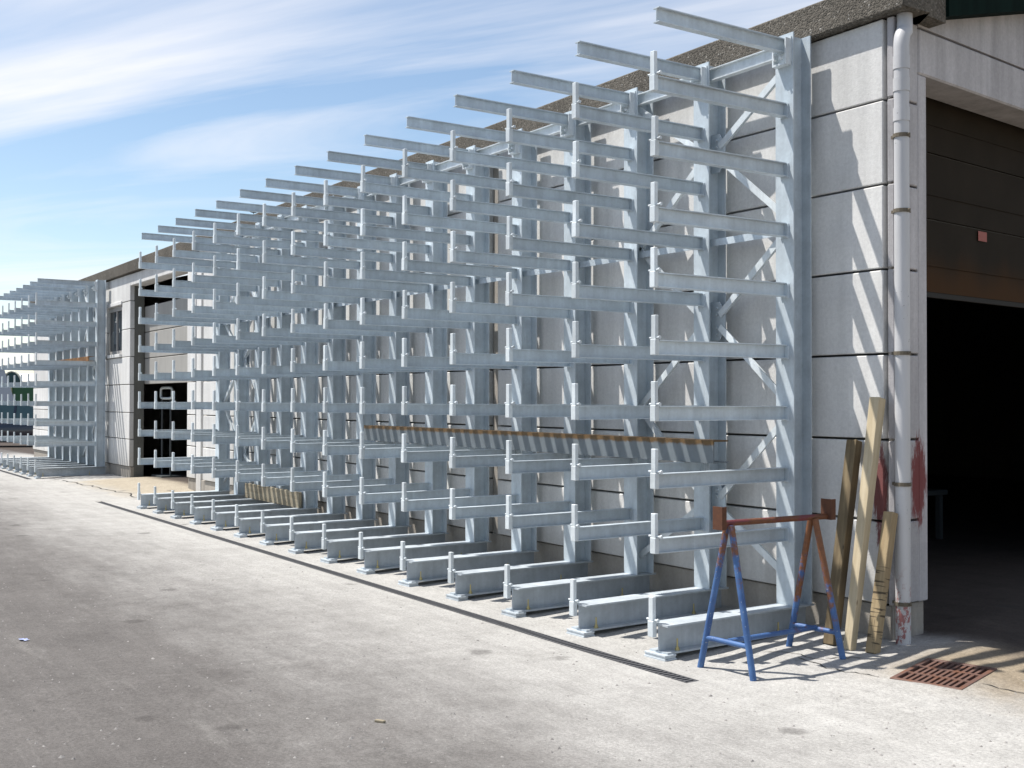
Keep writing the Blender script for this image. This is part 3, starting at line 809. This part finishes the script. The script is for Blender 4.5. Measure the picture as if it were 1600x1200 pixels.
put('beak', MB().tube((0, -.09, .10), (0, -.118, .095), .007, 6, .001).mesh('beak', RUSTCLAMP), bird)
for s in (-.012, .012):
    put('leg', MB().tube((s, 0, .0), (s, 0, .035), .003, 5).mesh('leg', RUSTCLAMP), bird)

# ------------------------------------------------------------------ inside the doorways
WHITE = Mat('pale_grey_paint', .5).color((.55, .60, .62))
DULL = Mat('dull_bench_steel', .6, .2).color((.06, .07, .075))
wb = empty('workbench', (-2.95, 5.2, .06), 'low steel workbench faintly seen in the dark interior of the big doorway', 'workbench')
put('bench_top', MB().box(-.9, .10, -.35, .35, .52, .58).mesh('bench_top', DULL, bevel=.006), wb)
for a in (-.82, .03):
    for b_ in (-.28, .28):
        put('leg', MB().box(a-.03, a+.03, b_-.03, b_+.03, 0, .519).mesh('leg', DULL), wb)
fr_ = empty('tube_frame', (-18.2, .88, .1), 'pale tubular frame standing inside the dark far doorway', 'frame')
pp = []
for k in range(24):
    t = 2*math.pi*k/24; sx_ = math.copysign(abs(math.cos(t))**.35, math.cos(t)); sz_ = math.copysign(abs(math.sin(t))**.35, math.sin(t))
    pp.append((.40*sx_, 0, 1.72+.11*sz_))
pp.append(pp[0])
put('hoop', MB().path(pp, .028, 8).mesh('hoop', WHITE, smooth=True), fr_)
for a in (-.3, .3):
    put('post', MB().tube((a, 0, 0), (a, 0, 1.60), .022, 8).mesh('post', DULL, smooth=True), fr_)
put('foot_bar', MB().box(-.36, .36, -.2, .2, -.02, .03).mesh('foot_bar', DULL), fr_)

# ------------------------------------------------------------------ beyond the hall: car, lorry, skip
AXR = Vector((r2.x, r2.y, 0)).normalized(); AXF = Vector((fw.x, fw.y, 0)).normalized()
def frame_mat(o, origin, turn=0):
    a = Matrix.Rotation(turn, 3, 'Z') @ AXR; f = Vector((-a.y, a.x, 0))
    m4 = Matrix((a, f, Vector((0, 0, 1)))).transposed().to_4x4(); m4.translation = origin
    o.matrix_world = m4
m_ = Mat('dark_car_paint', .2, .3, .6); CARP = m_.color((.012, .014, .028)); m_.b.inputs['Coat Weight'].default_value = .6
TYRE = Mat('tyre_rubber', .85).color((.02, .02, .02))
CARG = Mat('car_glass', .05, 0, .8).color((.04, .08, .08))
LAMP = Mat('red_lamp', .3).color((.35, .02, .02))
def at_u(u, dist):
    """ground point at photo column u, `dist` metres ahead of the lens"""
    p = CAM + AXF*dist + AXR*((u-800)/FPX*dist); p.z = 0; return p
car = empty('parked_car', (0, 0, 0), 'dark blue-black car parked beyond the far end of the warehouse', 'car')
frame_mat(car, at_u(14, 41.5), R(4))
CW = .85
body = [(-2.2, .28), (2.15, .28), (2.22, .55), (2.18, .86), (1.6, .92), (-.9, .95), (-2.05, .80), (-2.25, .55)]
put('body', MB().prism(body, lambda p, q, t: (p, t, q), -CW, CW).mesh('body', CARP, smooth=True, bevel=.05, seg=2), car)
cab = [(-1.05, .94), (1.75, .91), (1.35, 1.36), (.75, 1.50), (.0, 1.52), (-.35, 1.42)]
put('cabin', MB().prism(cab, lambda p, q, t: (p, t*(1-.28*(q-.9)), q), -.78, .78).mesh('cabin', CARG, smooth=True), car)
put('roof', MB().prism([(-.34, 1.425), (.0, 1.523), (.75, 1.503), (1.35, 1.363), (1.4, 1.40), (.77, 1.55), (.0, 1.57), (-.37, 1.45)], lambda p, q, t: (p, t, q), -.66, .66).mesh('roof', Mat('roof_highlight', .25, .5).color((.5, .5, .52)), smooth=True), car)  # pale roof colour stands in for the highlight along the dark roof
for a in (-.33, .45, 1.2):
    for s in (-1, 1):
        put('pillar', MB().bar((a-.35 if a < 0 else a, s*.79, .93), (a+.02, s*.665, 1.46 if a < 1 else 1.38), .07, .03, (1, 0, 0)).mesh('pillar', CARP), car)
for a in (-1.4, 1.35):
    for s in (-1, 1):
        w = put('wheel', MB().tube((a, s*.70, .31), (a, s*.875, .31), .31, 20).mesh('wheel', TYRE, smooth=True), car)
        put('rim', MB().tube((a, s*.876, .31), (a, s*.885, .31), .19, 16).mesh('rim', GALV_LIGHT), w)
put('mirror', MB().box(-.62, -.45, -.98, -.86, .95, 1.06).mesh('mirror', WHITE, bevel=.02), car)
put('tail_light', MB().box(2.17, 2.225, -.82, -.6, .62, .78).mesh('tail_light', LAMP), car)

GREENP = Mat('green_lorry_paint', .4).color((.04, .12, .055))
lor = empty('tank_lorry', (0, 0, 0), 'green lorry with pale rounded tank behind the parked dark car', 'lorry')
frame_mat(lor, at_u(34, 52), R(-6))
put('chassis', MB().box(-3.2, 2.6, -1.1, 1.1, .55, .95).mesh('chassis', TYRE), lor)
put('body', MB().box(-.45, 2.2, -1.15, 1.15, .96, 2.25).mesh('body', GREENP, bevel=.05, seg=2), lor)
tk = MB(); prof = [(1.1*math.cos(t), 2.3+.55*math.sin(t)) for t in [math.pi*k/10 for k in range(11)]]
tk.prism(prof, fx, -.5, 1.6)
put('tank', tk.mesh('tank', Mat('pale_tank_paint', .4).color((.62, .60, .55)), smooth=True), lor)
ar = MB().prism([(.20+.42*math.cos(t), 2.26+.62*math.sin(t)) for t in [math.pi*k/10 for k in range(11)]], lambda p, q, t: (p, t, q), -1.19, -1.152)
put('window', ar.mesh('window', CARG), lor)
arf = []
for k in range(11):
    t = math.pi*k/10; arf.append((.20+.46*math.cos(t), -1.19, 2.26+.66*math.sin(t)))
put('window_frame', MB().path(arf, .04, 6).mesh('window_frame', Mat('cream_trim', .5).color((.6, .58, .48))), lor)
put('post', MB().box(.02, .2, -1.22, -1.153, .9, 2.24).mesh('post', Mat('yellow_trim', .5).color((.50, .50, .30))), lor)
for a in (-2.2, .2, 1.6):
    for s in (-1, 1):
        put('wheel', MB().tube((a, s*.85, .5), (a, s*1.13, .5), .5, 18).mesh('wheel', TYRE, smooth=True), lor)

skp = empty('steel_skip', (0, 0, 0), 'grey steel skip with sloping end behind the parked car at the left', 'skip')
frame_mat(skp, at_u(-57, 47), 0)
GREYP = Mat('grey_skip_paint', .5, .1).color((.30, .32, .35))
put('body', MB().prism([(-2.2, .4), (2.05, .4), (1.2, 2.95), (-2.2, 2.95)], lambda p, q, t: (p, t, q), -1, 1).mesh('body', GREYP), skp)
for a in (-1.5, -.4, .6):
    put('rib', MB().box(a-.06, a+.06, -1.07, -1.001, .45, 2.9).mesh('rib', GREYP), skp)
put('rim', MB().box(-2.25, 1.28, -1.08, 1.08, 2.952, 3.05).mesh('rim', GREYP), skp)
put('runner', MB().box(-2.1, 2.0, -.9, -.6, 0, .399).mesh('runner', TYRE), skp)
put('runner', MB().box(-2.1, 2.0, .6, .9, 0, .399).mesh('runner', TYRE), skp)

# ------------------------------------------------------------------ litter on the ground
rng = random.Random(11)
STONE = Mat('stone_chips', .9); STONEM = STONE.color(STONE.mix(STONE.noise(STONE.pos(), 9, 2), (.07, .065, .06), (.42, .40, .38)))
b = MB()
for k in range(1700):
    d = 3.2+9*rng.random()**1.4; uu = rng.uniform(-.05, 1.05)*1600
    q = at_u(uu, d)
    if q.y > W-.15 or inside(q.x, q.y, .03) : continue
    r = rng.uniform(.003, .011)*(1.6 if rng.random() < .06 else 1); z0 = ground_z(q.x, q.y)
    pts_ = [(q.x+r*rng.uniform(.6, 1.3)*math.cos(t), q.y+r*rng.uniform(.6, 1.3)*math.sin(t), z0) for t in (0, 1.3, 2.4, 3.7, 5.0)]
    pk_ = (q.x+rng.uniform(-.2, .2)*r, q.y, z0+r*rng.uniform(.5, .9))
    b.add(pts_+[pk_], [(i, (i+1) % 5, 5) for i in range(5)])
tag(put('grit', b.mesh('grit', STONEM)), 'small stone chips scattered over the yard surface', 'grit', kind='stuff')
ws = put('wood_scrap', MB().prism([(-.03, -.009), (.028, -.012), (.033, .006), (-.022, .010)], fz, 0, .014).mesh('wood_scrap', BOARD, bevel=.003), None, (.344, -3.42, ground_z(.344, -3.42)), (0, 0, .6))
tag(ws, 'tiny pale wood scrap lying alone on the open yard', 'wood scrap')
fv = []; ff = []
for i in range(6):
    for j in range(4):
        fv.append((i*.016-.04+rng.uniform(-.005, .005), j*.015-.02+rng.uniform(-.01, .01), .004+rng.uniform(0, .008)))
for i in range(5):
    for j in range(3): ff.append((i*4+j, i*4+j+1, i*4+j+5, i*4+j+4))
fl_ = MB().add(fv, ff)
fo = put('plastic_scrap', fl_.mesh('plastic_scrap', Mat('pale_blue_film', .3).color((.30, .34, .52))), None, (-2.86, -4.594, ground_z(-2.86, -4.594)), (0, 0, .4))
tag(fo, 'crumpled pale blue plastic scrap on the yard at the left', 'plastic scrap')
